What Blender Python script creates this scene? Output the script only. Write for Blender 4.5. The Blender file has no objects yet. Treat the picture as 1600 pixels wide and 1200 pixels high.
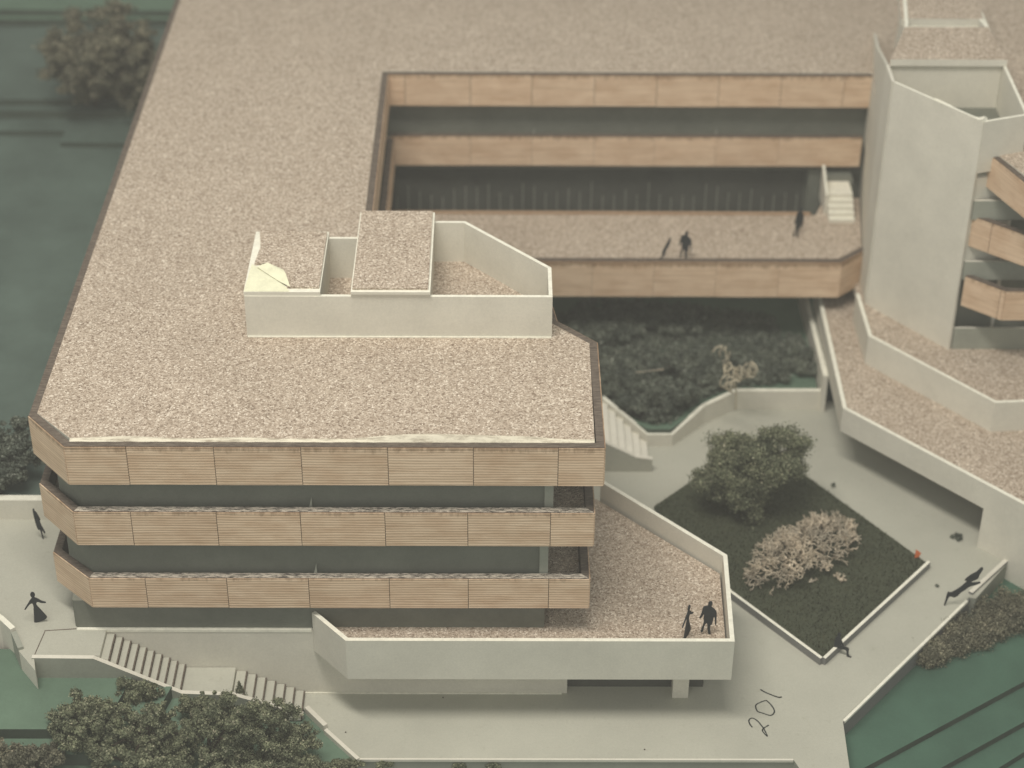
import bpy, bmesh, math, random
from mathutils import Vector, Matrix
from mathutils.geometry import tessellate_polygon
random.seed(7)
S = bpy.context.scene
COL = S.collection
PI = math.pi

# ------------------------------------------------------------------ camera
F = 3070.745                       # focal length in pixels of a 1600 px wide frame
def _unit(v): v = Vector(v); v.normalize(); return v
_dy = _unit((-15, -2050, F)); _up = -_unit((-35, 4600, F)); _dx = _dy.cross(_up)
RW = Matrix((( _dx[0], _dy[0], _up[0]), (_dx[1], _dy[1], _up[1]), (_dx[2], _dy[2], _up[2])))  # world -> camera (x right, y down, z forward)
CAM = Vector((18.108, -66.797, 62.021))
cd = bpy.data.cameras.new("camera"); cam = bpy.data.objects.new("camera", cd); COL.objects.link(cam)
rt = RW.row[0]; dn = RW.row[1]; fw = RW.row[2]
M4 = Matrix(((rt[0], -dn[0], -fw[0], CAM[0]), (rt[1], -dn[1], -fw[1], CAM[1]), (rt[2], -dn[2], -fw[2], CAM[2]), (0, 0, 0, 1)))
cam.matrix_world = M4
cd.sensor_width = 36; cd.lens = F / 1600 * 36; cd.clip_start = 1; cd.clip_end = 2000
cd.dof.use_dof = True; cd.dof.focus_distance = 86.0; cd.dof.aperture_fstop = cd.lens / 1000 / 0.78
S.camera = cam

# ------------------------------------------------------------------ light: a room with a strip lamp over the model
W = bpy.data.worlds.new("World"); S.world = W; W.use_nodes = True
W.node_tree.nodes["Background"].inputs[0].default_value = (0.98, 1.0, 0.95, 1)
W.node_tree.nodes["Background"].inputs[1].default_value = 0.41
def area(name, loc, target, sx, sy, power, col):
    l = bpy.data.lights.new(name, 'AREA'); l.shape = 'RECTANGLE'; l.size = sx; l.size_y = sy
    l.energy = power; l.color = col
    o = bpy.data.objects.new(name, l); COL.objects.link(o); o.location = loc
    o.rotation_euler = (Vector(target) - Vector(loc)).to_track_quat('-Z', 'Y').to_euler()
area("strip_lamp", (2, -25, 118), (18, 2, 0), 70, 13, 114000, (1, 0.945, 0.87))
area("front_fill", (-10, -125, 100), (20, 5, 5), 70, 50, 36000, (1, 0.96, 0.88))  # added soft fill from the front, no real window; brightens the upright faces
S.view_settings.view_transform = 'Standard'; S.view_settings.look = 'None'
S.view_settings.exposure = 0.0; S.view_settings.gamma = 1.0

# ------------------------------------------------------------------ materials
def nmat(name, rough=0.85, spec=0.25):
    m = bpy.data.materials.new(name); m.use_nodes = True
    nt = m.node_tree; b = nt.nodes["Principled BSDF"]
    b.inputs["Roughness"].default_value = rough; b.inputs["Specular IOR Level"].default_value = spec
    return m, nt, b
def N(nt, t, **k):
    n = nt.nodes.new(t)
    for a, v in k.items(): setattr(n, a, v)
    return n
def ramp(nt, stops):
    r = N(nt, 'ShaderNodeValToRGB'); e = r.color_ramp.elements
    while len(e) < len(stops): e.new(0.5)
    for i, (p, c) in enumerate(stops): e[i].position = p; e[i].color = (*c, 1)
    return r
def coords(nt, scale=(1, 1, 1), rand=False, generated=False):
    tc = N(nt, 'ShaderNodeTexCoord'); mp = N(nt, 'ShaderNodeMapping'); mp.inputs['Scale'].default_value = scale
    nt.links.new(tc.outputs['Object'], mp.inputs['Vector'])
    if rand:
        oi = N(nt, 'ShaderNodeObjectInfo'); mu = N(nt, 'ShaderNodeMath', operation='MULTIPLY'); mu.inputs[1].default_value = 57.0
        nt.links.new(oi.outputs['Random'], mu.inputs[0]); nt.links.new(mu.outputs[0], mp.inputs['Location'])
    return mp.outputs['Vector']
def noise(nt, vec, scale, detail=3, rough=0.55):
    n = N(nt, 'ShaderNodeTexNoise'); n.inputs['Scale'].default_value = scale
    n.inputs['Detail'].default_value = detail; n.inputs['Roughness'].default_value = rough
    nt.links.new(vec, n.inputs['Vector']); return n
def mix(nt, a, b, fac, mode='MIX'):
    m = N(nt, 'ShaderNodeMix', data_type='RGBA', blend_type=mode)
    for sock, v in ((m.inputs[6], a), (m.inputs[7], b)):
        if hasattr(v, 'is_linked'): nt.links.new(v, sock)
        else: sock.default_value = (*v, 1)
    if hasattr(fac, 'is_linked'): nt.links.new(fac, m.inputs[0])
    else: m.inputs[0].default_value = fac
    return m.outputs[2]
def bump(nt, b, h, strength, dist=0.05):
    bp = N(nt, 'ShaderNodeBump'); bp.inputs['Strength'].default_value = strength; bp.inputs['Distance'].default_value = dist
    nt.links.new(h, bp.inputs['Height']); nt.links.new(bp.outputs[0], b.inputs['Normal'])
def L(nt, a, b): nt.links.new(a, b)

def mat_cork():
    m, nt, b = nmat("cork", 0.95, 0.1)
    v = coords(nt)
    nz = noise(nt, v, 5.5, 2); add = N(nt, 'ShaderNodeVectorMath', operation='MULTIPLY_ADD')
    add.inputs[1].default_value = (0.16, 0.16, 0.16); L(nt, nz.outputs['Color'], add.inputs[0]); L(nt, v, add.inputs[2])
    vo = N(nt, 'ShaderNodeTexVoronoi'); vo.inputs['Scale'].default_value = 15.5; L(nt, add.outputs[0], vo.inputs['Vector'])
    sep = N(nt, 'ShaderNodeSeparateColor'); L(nt, vo.outputs['Color'], sep.inputs[0])
    r1 = ramp(nt, [(0.0, (0.215, 0.162, 0.12)), (0.2, (0.38, 0.31, 0.242)), (0.6, (0.49, 0.412, 0.328)), (0.85, (0.60, 0.52, 0.425)), (1.0, (0.8, 0.73, 0.62))])
    L(nt, sep.outputs[0], r1.inputs[0])
    n2 = noise(nt, v, 24, 2); r2 = ramp(nt, [(0.33, (0.7, 0.68, 0.66)), (0.62, (1.12, 1.11, 1.09))]); L(nt, n2.outputs[0], r2.inputs[0])
    c = mix(nt, r1.outputs[0], r2.outputs[0], 0.8, 'MULTIPLY')
    n3 = noise(nt, v, 0.22, 5, 0.65); r3 = ramp(nt, [(0.3, (0.94, 0.93, 0.92)), (0.7, (1.04, 1.035, 1.03))]); L(nt, n3.outputs[0], r3.inputs[0])
    c = mix(nt, c, r3.outputs[0], 1.0, 'MULTIPLY'); L(nt, c, b.inputs['Base Color'])
    bump(nt, b, vo.outputs['Distance'], 0.55, 0.06)
    return m
def mat_card(name, col, amt=0.07, grime=0.0, sc=0.5):
    m, nt, b = nmat(name, 0.8, 0.2)
    v = coords(nt, rand=False); n1 = noise(nt, v, sc, 5, 0.65)
    lo = tuple(c * (1 - amt * 1.6) for c in col); hi = tuple(min(1, c * (1 + amt)) for c in col)
    r = ramp(nt, [(0.3, lo), (0.7, hi)]); L(nt, n1.outputs[0], r.inputs[0]); c = r.outputs[0]
    n4 = noise(nt, v, 9.0, 4, 0.7); r4 = ramp(nt, [(0.35, (0.93, 0.93, 0.93)), (0.65, (1.03, 1.03, 1.03))]); L(nt, n4.outputs[0], r4.inputs[0])
    c = mix(nt, c, r4.outputs[0], 0.8, 'MULTIPLY')
    if grime:
        n2 = noise(nt, v, 2.1, 6, 0.75); r2 = ramp(nt, [(0.58, (1, 1, 1)), (0.75, (0.7, 0.68, 0.62))]); L(nt, n2.outputs[0], r2.inputs[0])
        c = mix(nt, c, r2.outputs[0], grime, 'MULTIPLY')
    L(nt, c, b.inputs['Base Color'])
    n3 = noise(nt, v, 22, 3); bump(nt, b, n3.outputs[0], 0.12, 0.03)
    return m
def mat_wood():
    m, nt, b = nmat("wood_veneer", 0.65, 0.3)
    v = coords(nt, (0.16, 1, 4.0), rand=True); n1 = noise(nt, v, 1.6, 4, 0.6)
    r = ramp(nt, [(0.3, (0.60, 0.445, 0.305)), (0.5, (0.68, 0.515, 0.362)), (0.7, (0.75, 0.582, 0.42))])
    L(nt, n1.outputs[0], r.inputs[0])
    w = N(nt, 'ShaderNodeTexWave', wave_type='BANDS', bands_direction='Z', wave_profile='SIN'); w.inputs['Scale'].default_value = 2.3
    w.inputs['Distortion'].default_value = 3.2; w.inputs['Detail'].default_value = 3.0; w.inputs['Detail Scale'].default_value = 1.2
    L(nt, coords(nt, (0.12, 1, 1), rand=True), w.inputs['Vector'])
    rw = ramp(nt, [(0.0, (0.78, 0.74, 0.70)), (0.35, (0.97, 0.97, 0.97)), (1.0, (1.06, 1.06, 1.06))]); L(nt, w.outputs['Fac'], rw.inputs[0])
    c = mix(nt, r.outputs[0], rw.outputs[0], 0.9, 'MULTIPLY')
    oi = N(nt, 'ShaderNodeObjectInfo'); ro = ramp(nt, [(0, (0.975, 0.965, 0.955)), (0.5, (1, 1, 1)), (1, (1.015, 1.0, 0.985))]); L(nt, oi.outputs['Random'], ro.inputs[0])
    c = mix(nt, c, ro.outputs[0], 1.0, 'MULTIPLY')
    n5 = noise(nt, coords(nt, (0.6, 1, 1.2), rand=True), 1.3, 4); r5 = ramp(nt, [(0.35, (0.86, 0.8, 0.75)), (0.6, (1.02, 1.02, 1.02))]); L(nt, n5.outputs[0], r5.inputs[0])
    c = mix(nt, c, r5.outputs[0], 0.8, 'MULTIPLY')
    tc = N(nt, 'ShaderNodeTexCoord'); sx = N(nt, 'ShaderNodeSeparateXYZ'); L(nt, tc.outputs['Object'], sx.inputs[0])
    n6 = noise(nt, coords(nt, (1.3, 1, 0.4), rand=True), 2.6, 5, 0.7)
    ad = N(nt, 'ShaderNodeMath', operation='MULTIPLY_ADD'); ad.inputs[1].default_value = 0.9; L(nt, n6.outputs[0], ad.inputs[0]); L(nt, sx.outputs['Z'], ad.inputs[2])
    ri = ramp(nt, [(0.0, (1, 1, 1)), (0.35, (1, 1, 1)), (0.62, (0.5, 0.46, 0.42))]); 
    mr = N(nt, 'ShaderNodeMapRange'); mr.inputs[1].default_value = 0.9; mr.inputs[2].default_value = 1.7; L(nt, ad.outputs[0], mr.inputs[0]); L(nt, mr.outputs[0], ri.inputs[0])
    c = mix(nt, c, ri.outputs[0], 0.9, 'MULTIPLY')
    L(nt, c, b.inputs['Base Color']); bump(nt, b, w.outputs['Fac'], 0.25, 0.03)
    return m
def mat_worn(name, lo, hi, a=0.45, bb=0.6, sc=3.0):
    m, nt, b = nmat(name, 0.9, 0.1)
    v = coords(nt, (0.7, 5, 1)); n1 = noise(nt, v, sc, 6, 0.75)
    r = ramp(nt, [(a, lo), (bb, hi)]); L(nt, n1.outputs[0], r.inputs[0]); L(nt, r.outputs[0], b.inputs['Base Color'])
    bump(nt, b, n1.outputs[0], 0.4, 0.05); return m
def mat_leaf(name, stops):
    m, nt, b = nmat(name, 0.95, 0.05)
    g = N(nt, 'ShaderNodeNewGeometry'); r = ramp(nt, stops); L(nt, g.outputs['Random Per Island'], r.inputs[0])
    n1 = noise(nt, coords(nt), 0.9, 3); r2 = ramp(nt, [(0.35, (0.7, 0.7, 0.68)), (0.65, (1.25, 1.2, 1.12))]); L(nt, n1.outputs[0], r2.inputs[0])
    L(nt, mix(nt, r.outputs[0], r2.outputs[0], 1.0, 'MULTIPLY'), b.inputs['Base Color'])
    return m
CORK = mat_cork()
WHITE = mat_card("white_card", (0.665, 0.638, 0.545), 0.05, 0.25)
PLAZA = mat_card("plaza_card", (0.435, 0.43, 0.358), 0.06, 0.5, 0.16)
CUT = mat_card("cut_edge", (0.8, 0.78, 0.66), 0.08, 0.35, 3.0)
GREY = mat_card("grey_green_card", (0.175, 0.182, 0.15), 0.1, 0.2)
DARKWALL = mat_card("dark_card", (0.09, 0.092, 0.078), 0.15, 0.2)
SILL = mat_card("sill_card", (0.32, 0.33, 0.275), 0.08, 0.2)
RETAIN = mat_card("grey_retaining_card", (0.2, 0.2, 0.19), 0.1, 0.3)
GREEN = mat_card("green_board", (0.118, 0.18, 0.128), 0.13, 0.25, 0.25)
SLOPE = mat_card("slope_board", (0.062, 0.122, 0.086), 0.13, 0.25, 0.3)
FIELDSHADE = mat_card("shaded_field_board", (0.098, 0.134, 0.112), 0.16, 0.25, 0.2)  # same green board, darker: the building's shade over the field put into the colour
EDGESHADE = mat_card("shaded_board_edge", (0.07, 0.09, 0.07), 0.15)  # board edges painted dark, standing in for the dimmer light on upright risers
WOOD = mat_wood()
WOODBACK = mat_card("stained_backing", (0.10, 0.07, 0.048), 0.2)
TOPDARK = mat_worn("inked_edge", (0.09, 0.072, 0.058), (0.2, 0.165, 0.13), 0.42, 0.66)
TOPWORN = mat_worn("chalky_edge", (0.085, 0.075, 0.065), (0.62, 0.55, 0.45), 0.45, 0.55, 4.5)
PAPER = mat_card("torn_paper", (0.78, 0.77, 0.56), 0.06, 0.4, 1.5)
GLUE = mat_worn("paper_lip", (0.32, 0.27, 0.2), (0.74, 0.69, 0.55), 0.34, 0.55, 1.4)
INK = mat_card("ink", (0.055, 0.065, 0.062), 0.1)
BLACK = mat_card("black_paper", (0.036, 0.04, 0.042), 0.15)
LAWN = mat_worn("lawn_flock", (0.042, 0.05, 0.031), (0.083, 0.091, 0.06), 0.35, 0.65, 7.0)
LEAF = mat_leaf("foliage", [(0, (0.08, 0.094, 0.06)), (0.4, (0.145, 0.165, 0.108)), (0.75, (0.205, 0.225, 0.152)), (0.96, (0.28, 0.29, 0.205)), (1, (0.42, 0.40, 0.31))])
LEAFDARK = mat_leaf("dark_foliage", [(0, (0.075, 0.09, 0.072)), (0.5, (0.12, 0.14, 0.115)), (0.9, (0.17, 0.195, 0.165)), (1, (0.3, 0.32, 0.28))])
LEAFBROWN = mat_leaf("brown_foliage", [(0, (0.1, 0.1, 0.075)), (0.5, (0.17, 0.17, 0.125)), (0.9, (0.235, 0.23, 0.17)), (1, (0.34, 0.31, 0.24))])
GRASSM = mat_leaf("grass_fibre", [(0, (0.034, 0.038, 0.023)), (0.6, (0.062, 0.067, 0.042)), (1, (0.105, 0.108, 0.074))])
LICHEN = mat_leaf("lichen", [(0, (0.32, 0.275, 0.215)), (0.5, (0.46, 0.405, 0.325)), (1, (0.62, 0.56, 0.46))])
LICHENDULL = mat_leaf("dull_lichen", [(0, (0.34, 0.31, 0.24)), (1, (0.5, 0.46, 0.36))])
BARK = mat_card("twig_brown", (0.055, 0.042, 0.03), 0.2)
ORANGE = mat_card("orange_paper", (0.75, 0.2, 0.075), 0.05)

# ------------------------------------------------------------------ helpers
def at(px, py, z=None, y=None, x=None):
    """point of the plane z = ..., y = ... or x = ... on the sight line of a photograph pixel (used to survey the plan)"""
    r = Vector(((px - 800) / F, (py - 600) / F, 1)); d = RW.transposed() @ r
    t = (z - CAM[2]) / d[2] if z is not None else ((y - CAM[1]) / d[1] if y is not None else (x - CAM[0]) / d[0])
    return CAM + d * t
def at2(px, py, z): p = at(px, py, z); return (p.x, p.y)
def prop(o, label=None, cat=None, group=None, kind=None):
    if label: o['label'] = label
    if cat: o['category'] = cat
    if group: o['group'] = group
    if kind: o['kind'] = kind
    return o
def link(name, me, parent=None):
    o = bpy.data.objects.new(name, me); COL.objects.link(o)
    if parent is not None:
        o.parent = parent; o.matrix_parent_inverse = parent_world(parent).inverted()
    return o
def parent_world(p):
    m = p.matrix_basis.copy()
    while p.parent is not None:
        m = p.parent.matrix_basis @ p.matrix_parent_inverse @ m if False else (parent_world(p.parent) @ p.matrix_parent_inverse @ p.matrix_basis)
        return m
    return m
def thing(name, label, cat, loc, group=None):
    o = bpy.data.objects.new(name, None); o.empty_display_size = 0.5; COL.objects.link(o); o.location = loc
    return prop(o, label, cat, group)
class MB:
    def __init__(s): s.v = []; s.f = []; s.m = []; s.mats = []
    def mi(s, mat):
        if mat not in s.mats: s.mats.append(mat)
        return s.mats.index(mat)
    def face(s, pts, mat):
        i = len(s.v); s.v += [tuple(p) for p in pts]; s.f.append(tuple(range(i, i + len(pts)))); s.m.append(s.mi(mat))
    def prism(s, poly, z0, z1, mat, top=None, bottom=None):
        """vertical prism over a plan polygon; z0 / z1 number or list"""
        n = len(poly)
        a = sum(poly[i][0] * poly[(i + 1) % n][1] - poly[(i + 1) % n][0] * poly[i][1] for i in range(n))
        Z0 = list(z0) if hasattr(z0, '__len__') else [z0] * n; Z1 = list(z1) if hasattr(z1, '__len__') else [z1] * n
        poly = list(poly)
        if a < 0: poly.reverse(); Z0.reverse(); Z1.reverse()
        i = len(s.v); s.v += [(p[0], p[1], Z0[k]) for k, p in enumerate(poly)] + [(p[0], p[1], Z1[k]) for k, p in enumerate(poly)]
        for k in range(n):
            j = (k + 1) % n
            s.f.append((i + k, i + j, i + n + j, i + n + k)); s.m.append(s.mi(mat))
        tris = tessellate_polygon([[Vector((p[0], p[1], 0)) for p in poly]])
        for t in tris:
            p = [poly[q] for q in t]
            ar = (p[1][0]-p[0][0])*(p[2][1]-p[0][1]) - (p[2][0]-p[0][0])*(p[1][1]-p[0][1])
            t = t if ar > 0 else t[::-1]
            s.f.append(tuple(i + n + q for q in t)); s.m.append(s.mi(top or mat))
            s.f.append(tuple(i + q for q in t[::-1])); s.m.append(s.mi(bottom or mat))
        return s
    def box(s, x0, x1, y0, y1, z0, z1, mat, top=None):
        return s.prism([(x0, y0), (x1, y0), (x1, y1), (x0, y1)], z0, z1, mat, top)
    def tube(s, pts, r, mat, n=4):
        """open tube along points; r number or list"""
        R_ = r if hasattr(r, '__len__') else [r] * len(pts); i0 = len(s.v)
        for k, p in enumerate(pts):
            d = (pts[min(k + 1, len(pts) - 1)] - pts[max(k - 1, 0)]); d = d.normalized() if d.length > 1e-6 else Vector((0, 0, 1))
            u = d.cross(Vector((0.31, 0.2, 0.93))); u = u.normalized() if u.length > 1e-4 else Vector((1, 0, 0)); w = d.cross(u)
            for a in range(n):
                q = p + (u * math.cos(2 * PI * a / n) + w * math.sin(2 * PI * a / n)) * R_[k]; s.v.append(tuple(q))
        for k in range(len(pts) - 1):
            for a in range(n):
                b = (a + 1) % n
                s.f.append((i0 + k * n + a, i0 + k * n + b, i0 + (k + 1) * n + b, i0 + (k + 1) * n + a)); s.m.append(s.mi(mat))
        s.f.append(tuple(i0 + a for a in range(n))[::-1]); s.m.append(s.mi(mat))
        s.f.append(tuple(i0 + (len(pts) - 1) * n + a for a in range(n))); s.m.append(s.mi(mat))
    def build(s, name, parent=None, smooth=False):
        me = bpy.data.meshes.new(name); me.from_pydata(s.v, [], s.f)
        for mt in s.mats: me.materials.append(mt)
        me.polygons.foreach_set('material_index', s.m)
        if smooth: me.polygons.foreach_set('use_smooth', [True] * len(s.f))
        me.update(); return link(name, me, parent)
def prism(name, poly, z0, z1, mat, parent=None, top=None, bottom=None):
    return MB().prism(poly, z0, z1, mat, top, bottom).build(name, parent)
def box(name, x0, x1, y0, y1, z0, z1, mat, parent=None, top=None):
    return MB().box(x0, x1, y0, y1, z0, z1, mat, top).build(name, parent)
def offset(pts, t, closed=False):
    """polyline moved t to its left, mitred"""
    P = [Vector(p[:2]) for p in pts]; out = []; n = len(P)
    for i in range(n):
        a = P[i - 1] if (i > 0 or closed) else None; c = P[(i + 1) % n] if (i < n - 1 or closed) else None
        ds = [d.normalized() for d in ((P[i] - a) if a is not None else None, (c - P[i]) if c is not None else None) if d is not None]
        ns = [Vector((-d.y, d.x)) for d in ds]
        if len(ns) == 1: out.append(P[i] + ns[0] * t)
        else:
            m = (ns[0] + ns[1]).normalized(); out.append(P[i] + m * (t / max(0.25, m.dot(ns[0]))))
    return [(p.x, p.y) for p in out]
def wall(name, pts, t, z0, z1, mat, parent=None, top=None):
    """a wall of thickness t standing left of the polyline"""
    q = offset(pts, t); n = len(pts)
    Z0 = list(z0) if hasattr(z0, '__len__') else [z0] * n; Z1 = list(z1) if hasattr(z1, '__len__') else [z1] * n
    b = MB()
    for i in range(n - 1):
        b.prism([pts[i], pts[i + 1], q[i + 1], q[i]], [Z0[i], Z0[i + 1], Z0[i + 1], Z0[i]], [Z1[i], Z1[i + 1], Z1[i + 1], Z1[i]], mat, top)
    return b.build(name, parent)
def band(parent, pts, z0, z1, joints, t=0.34, tops=None, label=None, gap=0.015):
    """balcony band: stained backing strip with an inked top edge, and veneer panels on its outer face.
       pts run with the inside of the building on the left; joints[i] = lengths along segment i where panels meet"""
    q = offset(pts, t); b = MB()
    for i in range(len(pts) - 1):
        b.prism([pts[i], pts[i + 1], q[i + 1], q[i]], z0 + 0.02, z1, WOODBACK, (tops[i] if tops else TOPDARK), GREY)
    bo = b.build('balcony_band', parent)
    if label: bo['label'] = label
    for i in range(len(pts) - 1):
        p0 = Vector(pts[i]); p1 = Vector(pts[i + 1]); Ln = (p1 - p0).length; d = (p1 - p0) / Ln; nrm = Vector((d.y, -d.x))
        if joints[i] is None: continue
        cuts = [0.0] + [c for c in sorted(joints[i]) if 0.15 < c < Ln - 0.15] + [Ln]
        for k in range(len(cuts) - 1):
            a = cuts[k] + (gap if k else 0.0); c = cuts[k + 1] - (gap if k < len(cuts) - 2 else 0.0); w = c - a
            h0 = z0 + random.uniform(-0.012, 0.012); h1 = z1 - 0.035
            m = MB(); j = 0.012
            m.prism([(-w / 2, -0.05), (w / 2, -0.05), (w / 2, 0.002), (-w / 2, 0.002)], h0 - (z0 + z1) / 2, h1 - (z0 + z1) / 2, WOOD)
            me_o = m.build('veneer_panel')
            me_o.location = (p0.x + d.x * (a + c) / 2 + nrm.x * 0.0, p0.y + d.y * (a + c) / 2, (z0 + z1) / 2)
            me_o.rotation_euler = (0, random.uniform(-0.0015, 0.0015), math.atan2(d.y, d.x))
            me_o.parent = bo
            me_o.matrix_parent_inverse = parent_world(bo).inverted()
    return bo

# ------------------------------------------------------------------ setting: green board, terrain layers, plaza
prop(box('ground', -70, 95, -40, 110, -2.6, -2.05, SLOPE), kind='structure')
def layer(poly, z0, z1, m=None): return prop(prism('terrain', poly, z0, z1, EDGESHADE, None, m or GREEN), kind='structure')
# layers falling to the right front corner
def slope_layer(p, q, x0, x1, y1, z):
    f_ = lambda x: p[1] + (q[1] - p[1]) * (x - p[0]) / (q[0] - p[0])
    layer([(x0, f_(x0)), (x1, f_(x1)), (x1, y1), (x0, y1)], -2.06, z, SLOPE)
slope_layer(at2(1600, 1065, -1), at2(1350, 1200, -1), 33.4, 62, 24, -1.0)
slope_layer(at2(1600, 1128, -1.35), at2(1470, 1200, -1.35), 33.5, 64, 23, -1.35)
slope_layer(at2(1600, 1175, -1.7), at2(1560, 1200, -1.7), 33.6, 66, 22, -1.7)
# layers on the left front, stepping down to the plaza
layer([(-60, -4.75), (-0.9, -4.75), (1.4, -3.6), (1.9, -1.45), (-2.45, -1.45), (-2.45, 0.4), (-60, 0.4)], -2.05, 2.7)
layer([(-60, -5.7), (0.6, -5.7), (2.9, -4.3), (3.6, -1.44), (-60, -1.44)], -2.05, 2.15)
layer([(-60, -6.9), (2.0, -6.9), (4.6, -5.2), (5.4, -1.43), (-60, -1.43)], -2.05, 1.5)
layer([(-60, -8.6), (3.6, -8.6), (6.6, -6.2), (7.4, -1.42), (-60, -1.42)], -2.05, 0.75)
layer([(-60, -14), (11.0, -14), (11.9, -3.9), (9.3, -0.6), (8.0, -1.2), (-60, -1.2)], -2.05, -0.14)
# field behind the plateau on the left, rising in layers
layer([(-60, 8.9), (1.5, 8.9), (1.5, 100), (-60, 100)], -2.05, 4.5, FIELDSHADE)
yA = at(60, 212, 4.5).y; layer([(-60, yA), (-10.0, yA), (-10.0, yA - 1.6), (1.4, yA - 1.9), (1.4, 99), (-60, 99)], 4.4, 4.85, FIELDSHADE)
yB = at(60, 186, 4.9).y; layer([(-60, yB), (1.3, yB + .3), (1.3, 98), (-60, 98)], 4.6, 5.4, FIELDSHADE)
yC = at(60, 166, 5.4).y; layer([(-60, yC), (1.2, yC + .2), (1.2, 97), (-60, 97)], 4.6, 5.8, FIELDSHADE)
yD = at(60, 44, 5.8).y; layer([(-60, yD), (1.1, yD + .5), (1.1, 96), (-60, 96)], 4.6, 6.3)
yE = at(60, 22, 6.3).y; layer([(-60, yE), (1.0, yE - .3), (1.0, 95), (-60, 95)], 4.6, 6.7)
# sunken court between the wings
layer([(19.0, 14.0), (22.0, 23.9), (23.5, 22.7), (26.2, 20.25), (27.45, 20.25), (29.3, 22.4), (31.3, 23.8), (35.9, 23.8), (36.2, 38), (8, 38), (8, 19)], -2.05, 1.0)

plaza = prism('plaza', [(9.25, 0.9), (9.25, -0.55), (11.85, -3.78), (31.22, -3.78), (31.62, -4.9), (31.7, -9), (33.4, -9), (33.76, -1.2), (36.0, 1.4), (39.2, 5.0), (41.2, 7.4), (41.5, 7.3), (44.3, 10.9), (46, 13), (46, 24), (36.05, 24.5), (30.5, 24.5), (20, 19.5), (9.25, 6)], -2.05, 0.0, SILL, None, PLAZA)
prop(plaza, kind='structure')
# pale rim along the front edge of the plaza and along its right edge
wall('rim', [(11.9, -3.83), (31.2, -3.83)], 0.1, -0.1, 0.03, WHITE, plaza)
wall('rim', [(33.85, -1.35), (41.1, 7.1)], 0.14, -0.1, 0.025, CUT, plaza)
wall('retaining_face', [(33.78, -1.30), (41.2, 7.36)], -0.06, -1.1, -0.02, RETAIN, plaza)
# handwritten number on the plaza
hw = MB()
def stroke(pp, w=0.05):
    pts = [Vector((*at2(1140 + a / 10.91, 1060 + b / 10.91, 0.005), 0.005)) for a, b in pp]
    # smooth once by chaikin
    for _ in range(2):
        q = [pts[0]]
        for i in range(len(pts) - 1): q += [pts[i] * 0.75 + pts[i + 1] * 0.25, pts[i] * 0.25 + pts[i + 1] * 0.75]
        pts = q + [pts[-1]]
    for i in range(len(pts) - 1):
        d = (pts[i + 1] - pts[i]); 
        if d.length < 1e-5: continue
        d.normalize(); n = Vector((-d.y, d.x, 0)) * w * random.uniform(0.55, 0.72); e = d * w * 0.25
        hw.face([pts[i] - n - e, pts[i + 1] - n + e, pts[i + 1] + n + e, pts[i] + n - e], INK)
stroke([(530, 190), (600, 235), (700, 275), (790, 310), (850, 326), (885, 315)], 0.062)
stroke([(640, 385), (615, 375), (540, 400), (455, 440), (440, 470), (455, 530), (480, 570), (560, 590), (640, 620), (700, 635), (745, 610), (770, 560), (745, 500), (690, 430), (640, 385), (625, 375)])
stroke([(385, 830), (350, 790), (328, 740), (330, 700), (370, 675), (415, 680), (490, 735), (540, 800), (580, 850), (610, 910), (655, 1000), (600, 950), (550, 885), (585, 845), (665, 797)])
hw.build('handwritten_number', plaza)['label'] = "number 201 written in ink on the plaza"

# plateau on the left, with the building standing on it
PZ = 3.8
plateau = prism('plateau', [(-40, 0.84), (-4.29, 0.84), (-3.63, 0.19), (-3.05, -1.0), (-2.09, -2.26), (-2.35, -1.25), (0.55, -1.25), (0.55, 0.47), (21.07, 0.47), (21.07, 9.0), (-40, 9.0)], 0.0, PZ, WHITE, None, PLAZA)
prop(plateau, kind='structure')
wall('rim', [(-0.75, 0.44), (9.75, 0.44)], 0.16, 3.7, PZ + 0.03, CUT, plateau)
wall('rim', [(9.25, 0.42), (21.05, 0.42)], 0.045, 0.0, 0.07, CUT, plateau)
wall('joint', [(-2.2, 0.36), (-0.8, 0.50)], 0.05, PZ - 0.1, PZ + 0.012, TOPDARK, plateau)
wall('joint', [(-2.3, -1.2), (-2.15, 0.34)], 0.04, PZ - 0.1, PZ + 0.012, TOPDARK, plateau)

# lawn
lawn_poly = [at2(1285, 1031, .25), at2(1447, 878, .25), at2(1245, 732, .25), at2(1130, 690, .25), at2(1022, 790, .25), at2(1145, 928, .25)]
lawn_poly[3] = (30.6, 19.0); lawn_poly[4] = (26.2, 14.4)
lawn = prism('lawn', lawn_poly, 0.0, 0.22, EDGESHADE, None, LAWN); prop(lawn, kind='structure')
lk = thing('lawn_kerb', "low pale kerb round the front corner of the dark lawn", 'kerb', (*lawn_poly[0], 0))
wall('kerb_stone', [lawn_poly[5], lawn_poly[0]], -0.16, 0.0, 0.42, RETAIN, lk, CUT)
wall('kerb_stone', [lawn_poly[0], at2(1449, 880, .25)], -0.16, 0.0, 0.42, RETAIN, lk, CUT)
wall('kerb_stone', [(26.9, 12.6), lawn_poly[5]], -0.16, 0.0, 0.40, RETAIN, lk, CUT)
gb = MB()
def inside(p, poly):
    c = False; n = len(poly)
    for i in range(n):
        a, b = poly[i], poly[i - 1]
        if (a[1] > p[1]) != (b[1] > p[1]) and p[0] < (b[0] - a[0]) * (p[1] - a[1]) / (b[1] - a[1]) + a[0]: c = not c
    return c
lx = [p[0] for p in lawn_poly]; ly = [p[1] for p in lawn_poly]
k = 0
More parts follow.
